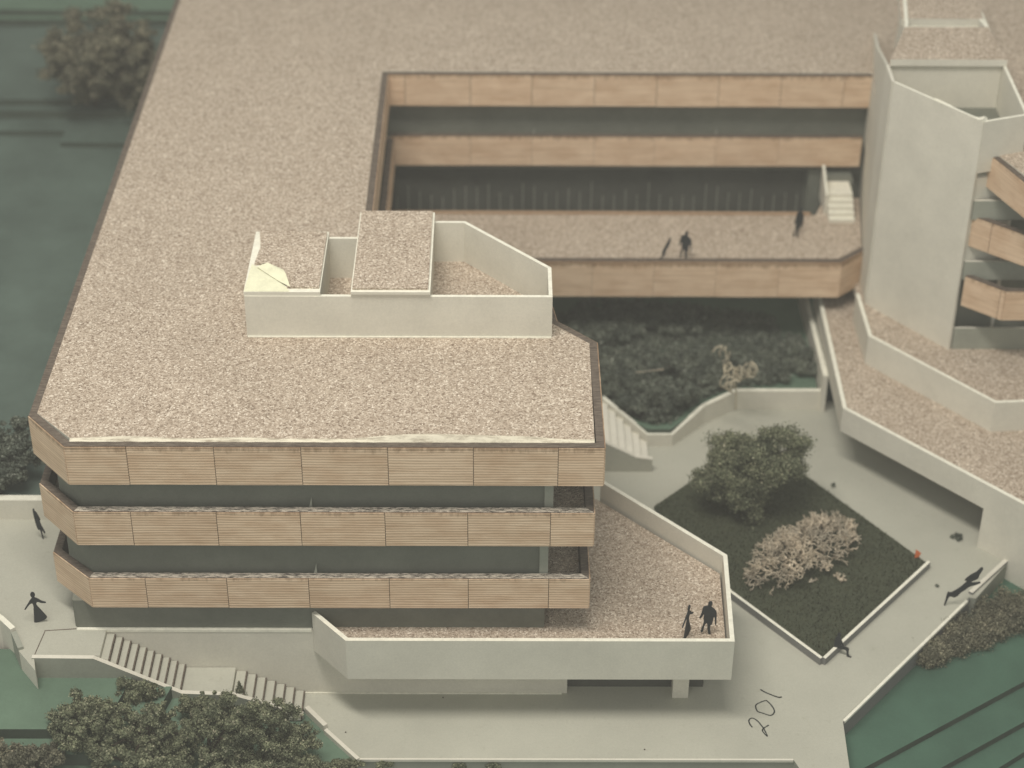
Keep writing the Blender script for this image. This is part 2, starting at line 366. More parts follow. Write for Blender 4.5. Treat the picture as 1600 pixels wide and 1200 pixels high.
while k < 16000:
    x = random.uniform(min(lx), max(lx)); y = random.uniform(min(ly), max(ly))
    if not inside((x, y), lawn_poly): continue
    k += 1; a = random.uniform(0, 2 * PI); h = random.uniform(0.05, 0.15); w = 0.03
    dx, dy = math.cos(a) * w, math.sin(a) * w; lxn, lyn = random.uniform(-.08, .08), random.uniform(-.08, .08)
    gb.face([(x - dx, y - dy, 0.2), (x + dx, y + dy, 0.2), (x + lxn, y + lyn, 0.22 + h)], GRASSM)
prop(gb.build('grass'), kind='stuff')

# ------------------------------------------------------------------ main building
RZ = 14.25
mbld = thing('office_building', "large cork roofed building with wooden balcony bands and a rectangular courtyard", 'building', (0.5, 0.6, PZ))
roof_out = [(-1.92, 2.25), (0, 0), (22.55, 0), (22.55, 8.17), (20.78, 10.0), (20.6, 11.25), (16.6, 15.7), (11.72, 20.4), (11.72, 36.7), (39.62, 36.7), (60, 36.7), (60, 74), (-1.92, 74)]
inner = offset(roof_out, 0.34, True)
cork = list(inner); cork[0] = (cork[0][0], cork[0][1]); cork[1] = (cork[1][0], 0.52); cork[2] = (cork[2][0] - .06, 0.52)
# L-shaped cork sheet
prism('cork_roof', cork, RZ - 0.35, RZ + 0.03, CUT, mbld, CORK, GREY)
# curled paper lip along the front edge of the cork
lip = MB(); n = 90; rows = []
for i in range(n + 1):
    u = i / n; x = cork[1][0] + (cork[2][0] - cork[1][0]) * u
    w = 0.06 * math.sin(u * 9 + 1) + 0.05 * math.sin(u * 23) + 0.20 * math.exp(-((u - 0.72) / 0.13) ** 2) + 0.05 * math.exp(-((u - 0.3) / 0.2) ** 2)
    w = max(0.0, w) * min(1, 8 * u, 8 * (1 - u)); w *= 1.5; jit = random.uniform(-.012, .012)
    rows.append([(x, 0.535 + 0.3 * w, RZ + 0.035 + 0.55 * w), (x, 0.47, RZ + 0.06 + 0.55 * w + jit), (x, 0.40 - .05 * w, RZ + 0.035 + .2 * w), (x, 0.33 + jit, RZ + 0.0), (x, 0.345, RZ - 0.12)])
for i in range(n):
    for k in range(4): lip.face([rows[i][k], rows[i][k + 1], rows[i + 1][k + 1], rows[i + 1][k]], GLUE)
lip.build('paper_lip', mbld, True)
# body
body = [(-0.8, 1.45), (0.1, 0.62), (20.2, 0.62), (20.2, 8.6), (18.9, 9.9), (11.0, 17.8), (11.0, 37.6), (60, 37.6), (60, 73.4), (-0.85, 73.4)]
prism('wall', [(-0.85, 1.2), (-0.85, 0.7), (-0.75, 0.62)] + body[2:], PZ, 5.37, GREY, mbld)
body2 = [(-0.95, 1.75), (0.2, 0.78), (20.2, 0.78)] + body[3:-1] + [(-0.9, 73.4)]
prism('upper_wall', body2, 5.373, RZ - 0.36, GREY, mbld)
# balcony decks behind the bands, cork laid
def deck(z, pts, mat=CORK):
    return prism('balcony_deck', pts, z - 0.3, z, GREY, mbld, mat)
d2 = [(-1.5, 2.3), (0.1, 0.36), (22.0, 0.40), (22.0, 8.0), (20.2, 9.9), (11.4, 18.7), (11.4, 37.05), (39.4, 37.05), (39.4, 38.5), (30, 45), (-1.5, 45)]
deck(9.85, d2)
deck(6.2, [(-1.3, 2.3), (0.5, 0.56), (21.75, 0.56), (21.75, 8.0), (20, 9.7), (11.3, 18.2), (8, 18.5), (-1.3, 18.5)])
# courtyard back wall at the lower level: dark card with thin mullions
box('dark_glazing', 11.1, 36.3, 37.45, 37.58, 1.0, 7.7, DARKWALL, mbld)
for i in range(36):
    x = 12.0 + i * 0.685
    o = box('mullion', x - 0.02, x + 0.02, 37.40, 37.45, 4.2, 6.4 + random.uniform(-.5, .6), SILL, mbld)
box('wall_panel', 36.45, 37.3, 36.9, 37.1, 1.0, 8.2, GREY, mbld)
# bands
def spaced(first, step, n): return [first + step * k for k in range(n)]
j1 = [at(px, 727, y=0).x for px in (200, 336, 471.5, 606.5, 739.7, 872)]
band(mbld, [(-1.92, 74), (-1.92, 2.25), (0, 0), (22.55, 0), (22.55, 8.17), (20.78, 10.0), (20.6, 11.25), (16.6, 15.7), (11.72, 20.4), (11.72, 36.7), (39.62, 36.7)], 12.29, RZ,
     [None, [], j1, spaced(2.2, 3.6, 3), [], [], [2.2], [3.6], spaced(1.8, 3.6, 6), [at(px, 140, y=36.7).x - 11.72 for px in (735, 831, 929, 1026, 1123, 1220, 1318)] + [0.95]],
     label="top wooden band at roof level")
j2 = [at(px, 825, y=.1).x + 0.03 for px in (207, 340, 470.5, 602, 731, 860)]
b2 = band(mbld, [(-1.86, 40), (-1.86, 2.15), (-0.03, 0.1), (22.22, 0.1), (22.22, 8.0), (20.3, 9.95)], 8.96, 10.76,
     [None, [], j2, spaced(2.2, 3.6, 3), []], tops=[TOPDARK, TOPDARK, TOPWORN, TOPDARK, TOPDARK], label="middle wooden band")
j3 = [at(px, 930, y=.2).x - 0.2 for px in (230, 356.5, 483.5, 609, 731.7, 857)]
band(mbld, [(-1.70, 40), (-1.70, 2.03), (0.2, 0.2), (22.12, 0.2), (22.12, 8.0), (20.2, 9.8)], 5.38, 7.04,
     [None, [], j3, spaced(2.2, 3.6, 3), []], tops=[TOPDARK, TOPDARK, TOPWORN, TOPDARK, TOPDARK], label="lowest wooden band")
band(mbld, [(11.75, 36.5), (39.3, 36.5)], 8.55, 10.45, [[at(px, 235, y=36.5).x - 11.75 for px in (735, 831, 928, 1022, 1118, 1216)]], label="wooden band below the roof on the courtyard's far side", gap=0.008)
band(mbld, [(11.95, 20), (11.95, 36.1)], 8.55, 10.45, [spaced(1.8, 3.6, 5)], label="wooden band on the courtyard's left side")
# small card fins on the balconies
def fin(px, py, y, z, h, wd=0.35):
    x = at(px, py, y=y).x
    m = MB(); a = [(x, y, z), (x + wd, y + .05, z), (x + wd * .9, y + .05, z + h)]; b2_ = [(p[0], p[1] + 0.05, p[2]) for p in a]
    m.face(a, SILL); m.face(b2_[::-1], SILL)
    for i in range(3): m.face([a[i], a[(i + 1) % 3], b2_[(i + 1) % 3], b2_[i]], SILL)
    m.build('fin', mbld)
fin(476, 795, 0.5, 9.85, 1.35); fin(484, 900, 0.52, 6.2, 1.35); fin(829, 205, 36.95, 9.85, 0.9, .25); fin(1114, 205, 36.95, 9.85, 0.9, .25)
for zz, px in ((9.85, 857), (6.2, 849)):
    x = at(px, 800 if zz > 8 else 900, y=0.6).x
    box('corner_post', x - 0.18, x + 0.2, 0.62, 0.775, zz, zz + 2.6, SILL, mbld)

# ------------------------------------------------------------------ bridge across the court, with stair
br = thing('footbridge', "cork floored walkway bridging the courtyard behind a wooden band", 'bridge', (25, 30, 7))
prism('cork_floor', [(11.75, 28.35), (37.1, 28.35), (38.6, 29.65), (39.35, 35.6), (37.3, 35.6), (36.5, 33.5), (11.75, 33.5)], 6.35, 6.93, GREY, br, CORK)
band(br, [(11.75, 28.0), (37.22, 28.0), (38.75, 29.4)], 4.72, 7.0, [[at(px, 437, y=28).x - 11.75 for px in (733, 829, 925, 1021, 1118, 1216)], []], gap=0.008)
wall('back_lip', [(11.75, 33.45), (36.2, 33.45)], 0.2, 6.3, 7.05, WOOD, br)
st = thing('short_staircase', "short white staircase rising from the bridge beside the tower", 'stairs', (37.9, 33, 6.93))
for i in range(5):
    y0 = 32.55 + i * 0.36
    box('step', 37.14, 38.62, y0, 35.6, 6.93 + i * 0.22, 6.93 + (i + 1) * 0.22, WHITE, st, CUT)
wall('side_wall', [(37.12, 33.6), (37.12, 35.6)], 0.14, 6.93, [8.2, 9.1], WHITE, st, CUT)
box('landing', 37.14, 38.9, 35.6, 37.0, 6.4, 8.03, GREY, st)

# ------------------------------------------------------------------ rooftop penthouse
ph = thing('rooftop_penthouse', "white rooftop box with an open middle, cork lids and torn paper corner", 'rooftop box', (13, 8.62, RZ))
PT = 16.42
box('front_wall', 6.72, 20.52, 8.52, 8.70, RZ, PT, WHITE, ph, CUT)
box('glue_line', 6.75, 20.5, 8.45, 8.515, RZ, RZ + 0.085, CUT, ph)
box('left_wall', 6.72, 6.86, 8.705, 14.3, RZ, PT, WHITE, ph, CUT)
box('partition', 9.98, 10.10, 8.705, 13.75, RZ, PT - .02, WHITE, ph, CUT)
box('partition', 11.55, 11.69, 8.705, 15.5, RZ, PT, WHITE, ph, CUT)
box('partition', 14.88, 15.0, 8.705, 15.5, RZ, PT, WHITE, ph, CUT)
box('back_wall', 6.87, 11.54, 13.76, 13.92, RZ, PT, WHITE, ph, CUT)
wall('diagonal_wall', [(20.52, 8.705), (20.52, 11.15), (16.5, 15.5), (15.01, 15.5)], 0.17, RZ, PT, WHITE, ph, CUT)
box('left_lid', 6.70, 10.12, 8.56, 14.05, PT + 0.003, PT + 0.2, WHITE, ph, CUT)
lc = [(6.88, 14.0), (10.06, 13.8), (10.06, 8.86), (8.62, 8.86), (8.42, 10.1), (7.55, 10.95), (6.95, 10.9), (7.08, 12.4)]
prism('cork_sheet', lc, PT + 0.203, PT + 0.32, CORK, ph)
prism('torn_paper', [(6.72, 8.6), (8.75, 8.6), (8.55, 9.0), (7.5, 10.3), (6.82, 11.0)], PT + 0.204, PT + 0.225, PAPER, ph)
tf = MB(); tf.face([(8.78, 8.78, PT + .34), (8.5, 9.7, PT + .5), (8.36, 10.15, PT + .42), (7.55, 10.9, PT + .36), (7.1, 10.62, PT + .3), (7.35, 10.35, PT + .27), (8.2, 9.4, PT + .27)], PAPER)
tf.build('paper_flap', ph)
box('right_lid', 11.5, 15.05, 8.50, 15.75, PT + 0.003, PT + 0.16, WHITE, ph, CUT)
box('right_lid_board', 11.5, 15.05, 8.42, 15.8, PT + 0.163, PT + 0.30, WHITE, ph, CUT)
box('cork_sheet', 11.56, 14.95, 8.60, 15.76, PT + 0.303, PT + 0.40, CORK, ph)

# ------------------------------------------------------------------ cantilevered terrace
te = thing('cantilevered_terrace', "pale cantilevered terrace with a cork floor projecting below the balconies", 'terrace', (20, 0.5, 0))
tp = [(9.82, 0.42), (11.45, -1.45), (28.5, -1.45), (28.75, 4.6), (23.25, 10.4)]
prism('slab', [(9.95, 0.46), (11.55, -1.25), (28.3, -1.25), (28.5, 4.5), (22.9, 10.3), (21.1, 10.0), (21.1, 0.46)], 2.66, 3.5, WHITE, te, None, SILL)
prism('cork_floor', [(9.98, 0.48), (11.6, -1.2), (28.24, -1.2), (28.45, 4.45), (22.9, 10.2), (15, 10.2), (15, 0.66), (9.98, 0.66)], 3.805, 3.86, CORK, te)
q = offset(tp, 0.2)
for i in range(4):
    p = MB(); p.prism([tp[i], tp[i + 1], q[i + 1], q[i]], 2.62, 4.86, WHITE, CUT)
    p.build('parapet', te)
box('post', 26.12, 26.85, 0.2, 0.8, 0.0, 2.66, WHITE, te)
box('base_wall', 21.07, 21.3, 0.5, 9.5, 0.0, 2.66, WHITE, te)
box('under_terrace_shade', 21.303, 27.6, 0.95, 1.1, 0.0, 2.66, DARKWALL, te)  # dark panel added to paint the shade in the open space below the slab
box('back_wall', 27.4, 27.6, 1.11, 9.0, 0.0, 2.66, GREY, te)

# ------------------------------------------------------------------ outer staircase on the left
so = thing('outdoor_staircase', "pale staircase descending along the base wall to the plaza in two flights", 'stairs', (5, -0.4, 0))
def step(x0, x1, z):
    m = MB(); m.box(x0, x1, -1.27, 0.43, -0.05, z, WHITE, PLAZA); m.box(x1 - 0.0, x1 + 0.06, -1.27, 0.43, z - 0.2, z - 0.012, TOPDARK)
    m.build('step', so)
x = 0.57
for i in range(10): step(x + i * 0.333, x + (i + 1) * 0.333, 3.6 - i * 0.2)
box('landing', 3.93, 6.2, -1.27, 0.43, -0.05, 1.6, WHITE, so, PLAZA)
for i in range(7): step(6.235 + i * 0.425, 6.235 + (i + 1) * 0.425, 1.4 - i * 0.2)
wall('side_wall', [(-2.4, -1.5), (0.3, -1.5), (4.0, -1.5), (6.3, -1.5), (9.35, -1.12)], 0.22, [0, 0, 0, -.1, -.1], [3.86, 3.83, 1.78, 1.66, 0.14], SILL, so, WHITE)

# kerbs and low walls
kb = thing('slanted_kerb', "pinkish low kerb slanting from the stair foot to the plaza front", 'kerb', (10.3, -2, 0))
wall('kerb_stone', [(9.35, -0.72), (10.3, -1.92)], 0.22, -0.14, 0.22, WHITE, kb)
wall('kerb_stone', [(10.32, -2.05), (11.9, -3.9)], 0.18, -0.14, 0.10, WHITE, kb)
gw = thing('garden_wall', "pale straight garden wall closing off the plateau behind the thin man", 'wall', (-8, 8.6, PZ))
box('wall', -40, -0.9, 8.52, 8.95, PZ, 4.95, WHITE, gw, CUT)
kw = thing('angled_kerb', "short angled kerb wall at the left rim of the plateau near the woman", 'kerb', (-3.6, .2, PZ))
wall('kerb_stone', [(-9, 5.0), (-4.29, 0.84), (-3.63, 0.12)], 0.25, 2.6, 4.1, WHITE, kw, CUT)
wall('kerb_stone', [(-3.63, 0.12), (-3.1, -0.95)], 0.25, 2.6, 3.95, SILL, kw)

cw = thing('court_wall', "zigzag pale retaining wall between the plaza and the dark court planting", 'wall', (31, 23.6, 0))
cp = [(36.0, 23.63), (31.35, 23.6), (29.45, 22.2), (27.55, 20.08), (26.15, 20.08), (23.2, 22.6), (21.5, 24.2)]
zt = [1.25, 1.25, 1.2, 0.75, 0.75, 2.0, 2.6]
wall('wall', cp, -0.25, 0.0, zt, WHITE, cw, CUT)
wall('return_wall', [(36.0, 34), (36.0, 23.4)], 0.28, 0.0, 2.4, WHITE, cw, CUT)
cs = thing('court_staircase', "small pale staircase climbing from the plaza under the building's right edge", 'stairs', (25, 19, 0))
for i in range(9):
    x1 = 26.15 - i * 0.42
    box('step', 21.2, x1, 18.02 + 0.0, 20.6 + i * .32, i * 0.25, (i + 1) * 0.25, PLAZA, cs, WHITE)
wall('side_wall', [(21.2, 17.72), (25.4, 17.72), (26.3, 17.72)], 0.28, 0.0, [3.3, 0.95, 0.8], PLAZA, cs, WHITE)

# ------------------------------------------------------------------ tower
tw = thing('stair_tower', "tall white slanted tower with an open top standing on the raised terrace", 'tower', (40.5, 24, 5))
TT = 18.5
wall('front_wall', [(38.6, 26.75), (42.33, 22.12)], 0.16, 4.6, TT, WHITE, tw, CUT)
wall('side_wall', [(40.5, 42.6), (39.62, 36.9), (38.55, 28.9), (38.52, 26.86)], 0.16, 1.0, [14.3, 15.9, TT - .012, TT - .012], WHITE, tw, WHITE)
wall('right_wall', [(42.36, 22.12), (44.75, 22.95)], 0.16, 15.6, TT - .004, WHITE, tw, CUT)
wall('right_wall', [(44.78, 22.95), (44.9, 29.2), (45.1, 36)], 0.16, 4.6, TT - .008, WHITE, tw, CUT)
wall('back_wall', [(38.8, 28.95), (44.72, 28.95)], 0.16, 10.0, TT - .02, WHITE, tw, CUT)
prism('shaft_floor', [(38.6, 28.97), (38.6, 26.85), (42.4, 22.3), (44.7, 23.1), (44.75, 28.97)], 10.0, 15.2, WHITE, tw)
prism('cork_lid', [(38.72, 28.75), (44.9, 28.75), (44.75, 33.0), (40.2, 33.0)], TT + 0.003, TT + 0.38, WHITE, tw, CORK)
prism('far_lid', [(40.2, 34.1), (44.7, 34.1), (45.1, 39), (40.8, 39)], TT + 0.003, TT + 0.38, WHITE, tw, CORK)
wall('far_wall', [(40.3, 33.9), (44.6, 33.9)], 0.16, RZ, TT, WHITE, tw, CUT)
wall('far_side', [(40.9, 38), (40.25, 33.4), (40.15, 32.9)], 0.2, RZ, TT + .44, WHITE, tw, CUT)
wall('far_side', [(44.75, 32.95), (44.62, 34.0)], 0.2, RZ, TT + .44, WHITE, tw, CUT)
prism('cork_fill', [(38.7, 29.12), (44.9, 29.12), (45.0, 37.2), (39.55, 37.2)], 10.0, RZ + .02, WHITE, tw, CORK)
chip = MB(); cpt = [Vector((40.4, 24.75, TT + .02)), Vector((41.0, 24.0, TT - .05)), Vector((41.7, 23.15, TT - .22)), Vector((42.2, 22.5, TT - .1)), Vector((42.45, 22.25, TT + 0.05))]
chip.tube(cpt, [0.04, 0.09, 0.1, 0.16, 0.2], CUT, 5); chip.build('chipped_edge', tw)

# ------------------------------------------------------------------ covered walkway and raised terrace at the right
wk = thing('covered_walkway', "low cork roofed walkway with a white fascia sheltering the plaza path", 'walkway', (40, 15, 0))
A = [(36.4, 31), (36.18, 18.15), (48, 5.35), (56, 5.35)]
prism('cork_roof', [(36.6, 31), (36.4, 18.3), (48.1, 5.6), (56, 5.6), (56, 30)], 2.9, 3.62, WHITE, wk, CORK, SILL)
pf0 = at2(1527, 853, 0)
dg0 = Vector((48 - 36.18, 5.35 - 18.15)).normalized(); s0 = (Vector(pf0) - Vector((36.18, 18.15))).dot(dg0); pm = (36.18 + dg0.x * s0, 18.15 + dg0.y * s0)
wall('fascia', [A[0], A[1], pm], 0.22, 2.4, 3.85, WHITE, wk, CUT)
wall('fascia', [pm, (pm[0] + dg0.x * 1.5, pm[1] + dg0.y * 1.5)], 0.22, 0.0, 3.85, WHITE, wk, CUT)
wall('fascia', [(pm[0] + dg0.x * 1.5, pm[1] + dg0.y * 1.5), A[2], A[3]], 0.22, -1.1, 3.85, WHITE, wk, CUT)
pf = at2(1527, 853, 0)
dgn = Vector((48 - 36.18, 5.35 - 18.15)).normalized(); nv = Vector((-dgn.y, dgn.x))
def alongd(s, w): p = Vector(pf) + dgn * s + nv * w; return (p.x, p.y)
prism('pier', [alongd(0.004, .23), alongd(1.55, .23), alongd(1.55, 1.6), alongd(0.004, 1.6)], 0.0, 2.9, WHITE, wk)
prism('pier', [alongd(1.55, 0.3), alongd(5.5, 0.3), alongd(5.5, 1.6), alongd(1.55, 1.6)], -1.1, 2.9, WHITE, wk)
prism('rear_wall', [(38.0, 24), (43.0, 18.6), (43.5, 19.1), (38.5, 24.5)], 0.0, 2.9, GREY, wk)
prism('dark_opening', [alongd(2.1, -0.02), alongd(3.6, -0.02), alongd(3.6, 0.1), alongd(2.1, 0.1)], 0.4, 1.9, DARKWALL, wk)
wall('foot_joint', [alongd(0, -.01), alongd(1.4, -.01)], 0.05, 0.0, 0.09, GREY, wk)
pk = thing('path_kerb', "pale kerb along the outer path beside the reclining figure", 'kerb', (42.5, 9, 0))
wall('kerb_stone', [at2(1513, 927, 0), at2(1578, 868, 0)], -0.22, -1.0, 0.14, RETAIN, pk, WHITE)

tb = thing('raised_terrace', "raised cork terrace with a white parapet at the tower's foot", 'terrace', (42, 22, 3.6))
Bp = [(38.05, 27.2), (38.07, 22.79), (43.59, 16.38), (58, 17.4)]
prism('cork_floor', [(38.3, 30), (38.27, 22.9), (43.65, 16.65), (58, 17.7), (58, 30)], 4.4, 4.97, WHITE, tb, CORK)
wall('parapet', Bp, 0.2, 3.3, 5.42, WHITE, tb, CUT)

# ------------------------------------------------------------------ building at the right edge
rb = thing('right_building', "building with chamfered wooden balcony bands right of the white tower", 'building', (48, 24, 5))
prism('wall', [(42.5, 23.1), (58, 23.1), (58, 44), (42.5, 44)], 4.97, 16.0, GREY, rb)
Zb = (9.6, 13.0, 16.4)
pb = [at2(1510, 432, Zb[0]), at2(1572, 455, Zb[0]), at2(1600, 457, Zb[0])]
def ext(p, q, s): v = Vector(q) - Vector(p); v.normalize(); r = Vector(q) + v * s; return (r.x, r.y)
c3 = pb[1]; a3 = ext(c3, pb[0], max(0.05, (pb[0][0] - 42.75) * 1.2))
band(rb, [a3, c3, (c3[0] + 9, c3[1] + 0.05)], at(1572, 500, y=c3[1]).z, Zb[0], [[2.1], [3.6, 7.2]])
c2 = at2(1600, 366, Zb[1]); a2 = at2(1527, 340, Zb[1]); a2 = ext(c2, a2, 1.0)
c2 = ext(a2, c2, 0.35)
band(rb, [a2, c2, (c2[0] + 9, c2[1] + 0.05)], Zb[1] - 1.75, Zb[1], [[1.9], [3.6]])
a1 = at2(1558, 250, Zb[2]); c1 = at2(1604, 287, Zb[2])
a1 = ext(c1, a1, 0.6); c1b = ext(a1, c1, 0.8)
band(rb, [a1, c1b, (c1b[0] + 9, c1b[1])], Zb[2] - 1.75, Zb[2], [[], [3.6]])
prism('cork_roof', [(a1[0] + .3, a1[1] + .1), (c1b[0] + .3, c1b[1] + .36), (c1b[0] + 9, c1b[1] + .36), (60, 24), (60, 60), (45.3, 60), (45.2, 24), (44.2, 22.9)], 15.9, Zb[2] + 0.03, CUT, rb, CORK)
for py, h in ((513, 1.3), (409, 1.1), (314, 1.1)):
    zt_ = at(1545, py, y=22.2).z
    box('sill_panel', 42.5, 57, 22.2, 22.35, zt_ - h if py < 500 else 4.97, zt_, SILL, rb, WHITE)
    box('sill_deck', 42.5, 57, 22.351, 23.09, zt_ - h - .1 if py < 500 else 4.98, zt_ - h + .05 if py < 500 else 5.1, GREY, rb)

# ------------------------------------------------------------------ planting
def leafcloud(b, blobs, n, size, mat, stretch=1.0):
    wts = [r[0] * r[1] + r[1] * r[2] + r[0] * r[2] for _, r in blobs]
    for (c, r) in random.choices(blobs, wts, k=int(n * 2.1)):
        while True:
            d = Vector((random.gauss(0, 1), random.gauss(0, 1), random.gauss(0, 1)))
            if d.length > 0.1: break
        d.normalize(); rad = random.uniform(0.35, 1.15) if random.random() < .85 else random.uniform(0.9, 1.6)
        p = Vector(c) + Vector((d.x * r[0], d.y * r[1], d.z * r[2])) * rad
        nrm = (d + Vector((random.gauss(0, .7), random.gauss(0, .7), random.gauss(0, .7)))).normalized()
        u = nrm.orthogonal().normalized(); w = nrm.cross(u); a = random.uniform(0, 2 * PI)
        u, w = u * math.cos(a) + w * math.sin(a), w * math.cos(a) - u * math.sin(a)
        s = 0.62 * size * random.uniform(0.5, 1.35) * stretch; s2 = s / stretch ** 1.6 * random.uniform(0.45, 0.9)
        b.face([p - u * s - w * s2 * .3, p + w * s2, p + u * s + w * s2 * .2, p - w * s2], mat)
def clumps(c, r, n, rad):
    """lumps gathered in a few uneven lobes, so that the outline is ragged and gaps stay open"""
    out = []; lobes = []
    for _ in range(max(3, min(9, n // 16))):
        d = Vector((random.gauss(0, 1), random.gauss(0, 1), random.gauss(0, 1))).normalized() * random.uniform(0.35, 0.72)
        lobes.append((d, random.uniform(0.34, 0.62)))
    lobes.append((Vector((0, 0, 0)), 0.6))
    for _ in range(n):
        l, lr = random.choices(lobes, [q[1] ** 2 for q in lobes])[0]
        d = Vector((random.gauss(0, 1), random.gauss(0, 1), random.gauss(0, 1))).normalized() * random.uniform(0.2, 1) ** 0.45 * lr + l
        if random.random() < .07: d *= 1.18
        rr = rad * random.uniform(0.35, 1.2)
        out.append(((c[0] + d.x * r[0], c[1] + d.y * r[1], c[2] + d.z * r[2]), (rr, rr, rr * random.uniform(.6, 1))))
    return out
def tree(name, label, cat, base, c, r, nl, rad, n, size, mat, group=None, bark=True, stretch=1.0):
    t = thing(name, label, cat, base, group)
    b = MB(); r = tuple(q * 1.24 for q in r); bl = clumps(c, r, int(nl * 4.6), rad * .46); leafcloud(b, bl, int(n * 1.2), size, mat, stretch); b.build('crown', t)
    if bark:
        tb_ = MB(); B = Vector(base); Cc = Vector(c)
        mid = B.lerp(Cc, 0.5) + Vector((random.uniform(-.15, .15), random.uniform(-.15, .15), 0))
        tb_.tube([B, mid, Cc], [0.16, 0.12, 0.06], BARK, 6)
        for (q, _) in random.sample(bl, min(7, len(bl))): tb_.tube([mid.lerp(Cc, random.uniform(0, .6)), Vector(q).lerp(Cc, .4), Vector(q)], [0.07, 0.05, 0.02], BARK, 4)
        tb_.build('trunk', t)
    return t
# front bush belt
G = "leafy trees below the stairs"
def front(px, py, zc, r, label, base_z, n=9000, rad=0.5, nl=26, mat=LEAF, name='leafy_tree', cat='tree', size=.085):
    c = at(px, py, zc); tree(name, label, cat, (c.x + .1, c.y + .1, base_z), tuple(c), r, nl, rad, n, size, mat, G)
front(140, 1120, 3.4, (1.85, 1.2, 1.1), "leafy tree with a bare trunk below the stair landing, leftmost of the belt", 2.15, 14000)
front(230, 1136, 3.3, (2.1, 1.5, 1.4), "full leafy tree in front of the upper stair flight", 0.75, 15000)
front(325, 1146, 2.7, (2.2, 1.6, 1.35), "broad leafy tree in front of the middle stair landing", -0.14, 16000)
front(405, 1140, 1.9, (1.8, 1.4, 1.2), "leafy tree in front of the lower stair flight", -0.14, 13000)
front(458, 1168, 1.2, (1.4, 1.2, 1.05), "leafy tree by the slanted kerb, rightmost of the belt", -0.14, 11000)
front(210, 1080, 2.6, (1.0, 0.4, 0.45), "small leafy bush against the stair side wall behind the upper flight's tree", 0.75, 4500, .38, 13, LEAF, 'bush', 'bush')
front(300, 1100, 2.4, (1.0, 0.4, 0.4), "small leafy bush against the stair side wall behind the broad tree", 0.75, 4500, .38, 13, LEAF, 'bush', 'bush')
front(235, 1200, 2.4, (2.2, 0.9, 0.8), "low broad leafy tree at the bottom picture edge before the belt", -0.14, 12000)
front(385, 1202, 1.3, (2.0, 0.9, 0.7), "leafy bush at the bottom edge under the broad tree", -0.14, 10000, .5, 24, LEAF, 'bush', 'bush')
front(480, 1203, .5, (1.0, 0.6, 0.4), "leafy bush at the bottom edge beside the slanted kerb", -0.14, 6000, .4, 14, LEAF, 'bush', 'bush')
sp = thing('small_conifer', "tiny pointed conifer sprouting up before the lower stair flight", 'tree', tuple(at(375, 1080, 1.4)))
b = MB(); p0 = at(375, 1082, 1.35)
leafcloud(b, [((p0.x, p0.y, p0.z - .25 + k * .14), (.26 - .035 * k, .26 - .035 * k, .12)) for k in range(7)], 900, .06, LEAF); b.build('crown', sp)
b = MB(); b.tube([p0 - Vector((0, 0, 1.2)), p0 + Vector((0, 0, .7))], .03, BARK); b.build('trunk', sp)
front(50, 1186, 2.6, (1.6, 0.8, 0.5), "dark brownish bush in the bottom left corner", 0.75, 8500, .45, 22, LEAFBROWN, 'bush', 'bush')
front(-25, 1160, 3.0, (0.9, 0.6, 0.4), "dark brownish bush cut by the left picture edge near the bottom", 0.75, 3000, .4, 10, LEAFBROWN, 'bush', 'bush')
front(545, 1195, 0.1, (0.8, 0.25, 0.25), "small scrubby bush at the lower end of the slanted kerb", -0.14, 2500, .3, 12, LEAF, 'bush', 'bush')
def sprig(px, py, z, label, n=700, w=.4):
    c = at(px, py, z); t = MB(); leafcloud(t, clumps(tuple(c), (w, .25, .18), 8, .18), n, .06, LEAF)
    t.tube([c - Vector((0, 0, .8)), c], .03, BARK); prop(t.build('sprig'), label, 'shrub', "small sprigs before the plaza front edge")
sprig(600, 1194, -0.2, "leafy sprig at the plaza front edge nearest the slanted kerb", 1100, .7)
sprig(715, 1195, -.3, "leafy sprig at the plaza front edge, middle of three", 800, .5)
sprig(775, 1197, -.3, "leafy sprig at the plaza front edge, rightmost of three", 600, .35)
# left side
c = at(140, 85, 9.0)
tree('broad_tree', "large hazy olive tree on the green field behind the roof's left edge", 'tree', (c.x, c.y, 5.4), tuple(c), (4.2, 3.0, 3.1), 70, 1.15, 26000, .16, LEAFBROWN)
G = "dark bushes behind the garden wall"
for (px, py, z, r, lb) in ((28, 705, 6.2, (1.6, 1.3, 1.2), "dark green bush behind the garden wall, next to the roof corner"), (-5, 745, 5.6, (1.2, .8, .7), "dark green bush behind the garden wall, cut by the left picture edge")):
    c = at(px, py, z); tree('bush', lb, 'bush', (c.x, c.y, 4.5), tuple(c), r, 26, .6, 9000, .1, LEAFDARK, G)
# court planting
G = "dark trees in the court"
for (px, py, z, r, lb) in ((950, 510, 1.9, (2.9, 2.6, 0.55), "dark low tree in the court beside the roof's chamfered corner"),
                           (1010, 615, 1.9, (3.0, 1.9, 0.55), "dark low tree in the court above the retaining wall's lowest bend"),
                           (1085, 575, 1.9, (2.6, 2.4, 0.55), "dark low tree in the court left of the curly lichen twig"),
                           (955, 585, 1.8, (2.4, 2.4, 0.5), "dark low tree in the court nearest the building's right edge"),
                           (1060, 505, 1.8, (3.0, 1.9, 0.5), "dark low tree in the court at the shade line under the bridge"),
                           (1230, 560, 1.5, (1.9, 2.4, 0.35), "low dark bush in the court near the walkway wall")):
    c = at(px, py, z); tree('court_tree', lb, 'tree', (c.x, c.y + .3, 1.0), (c.x, c.y + .35, c.z), tuple(q_ * .78 for q_ in r), 40, .62, 13000, .12, LEAFDARK, G, True, 2.0)
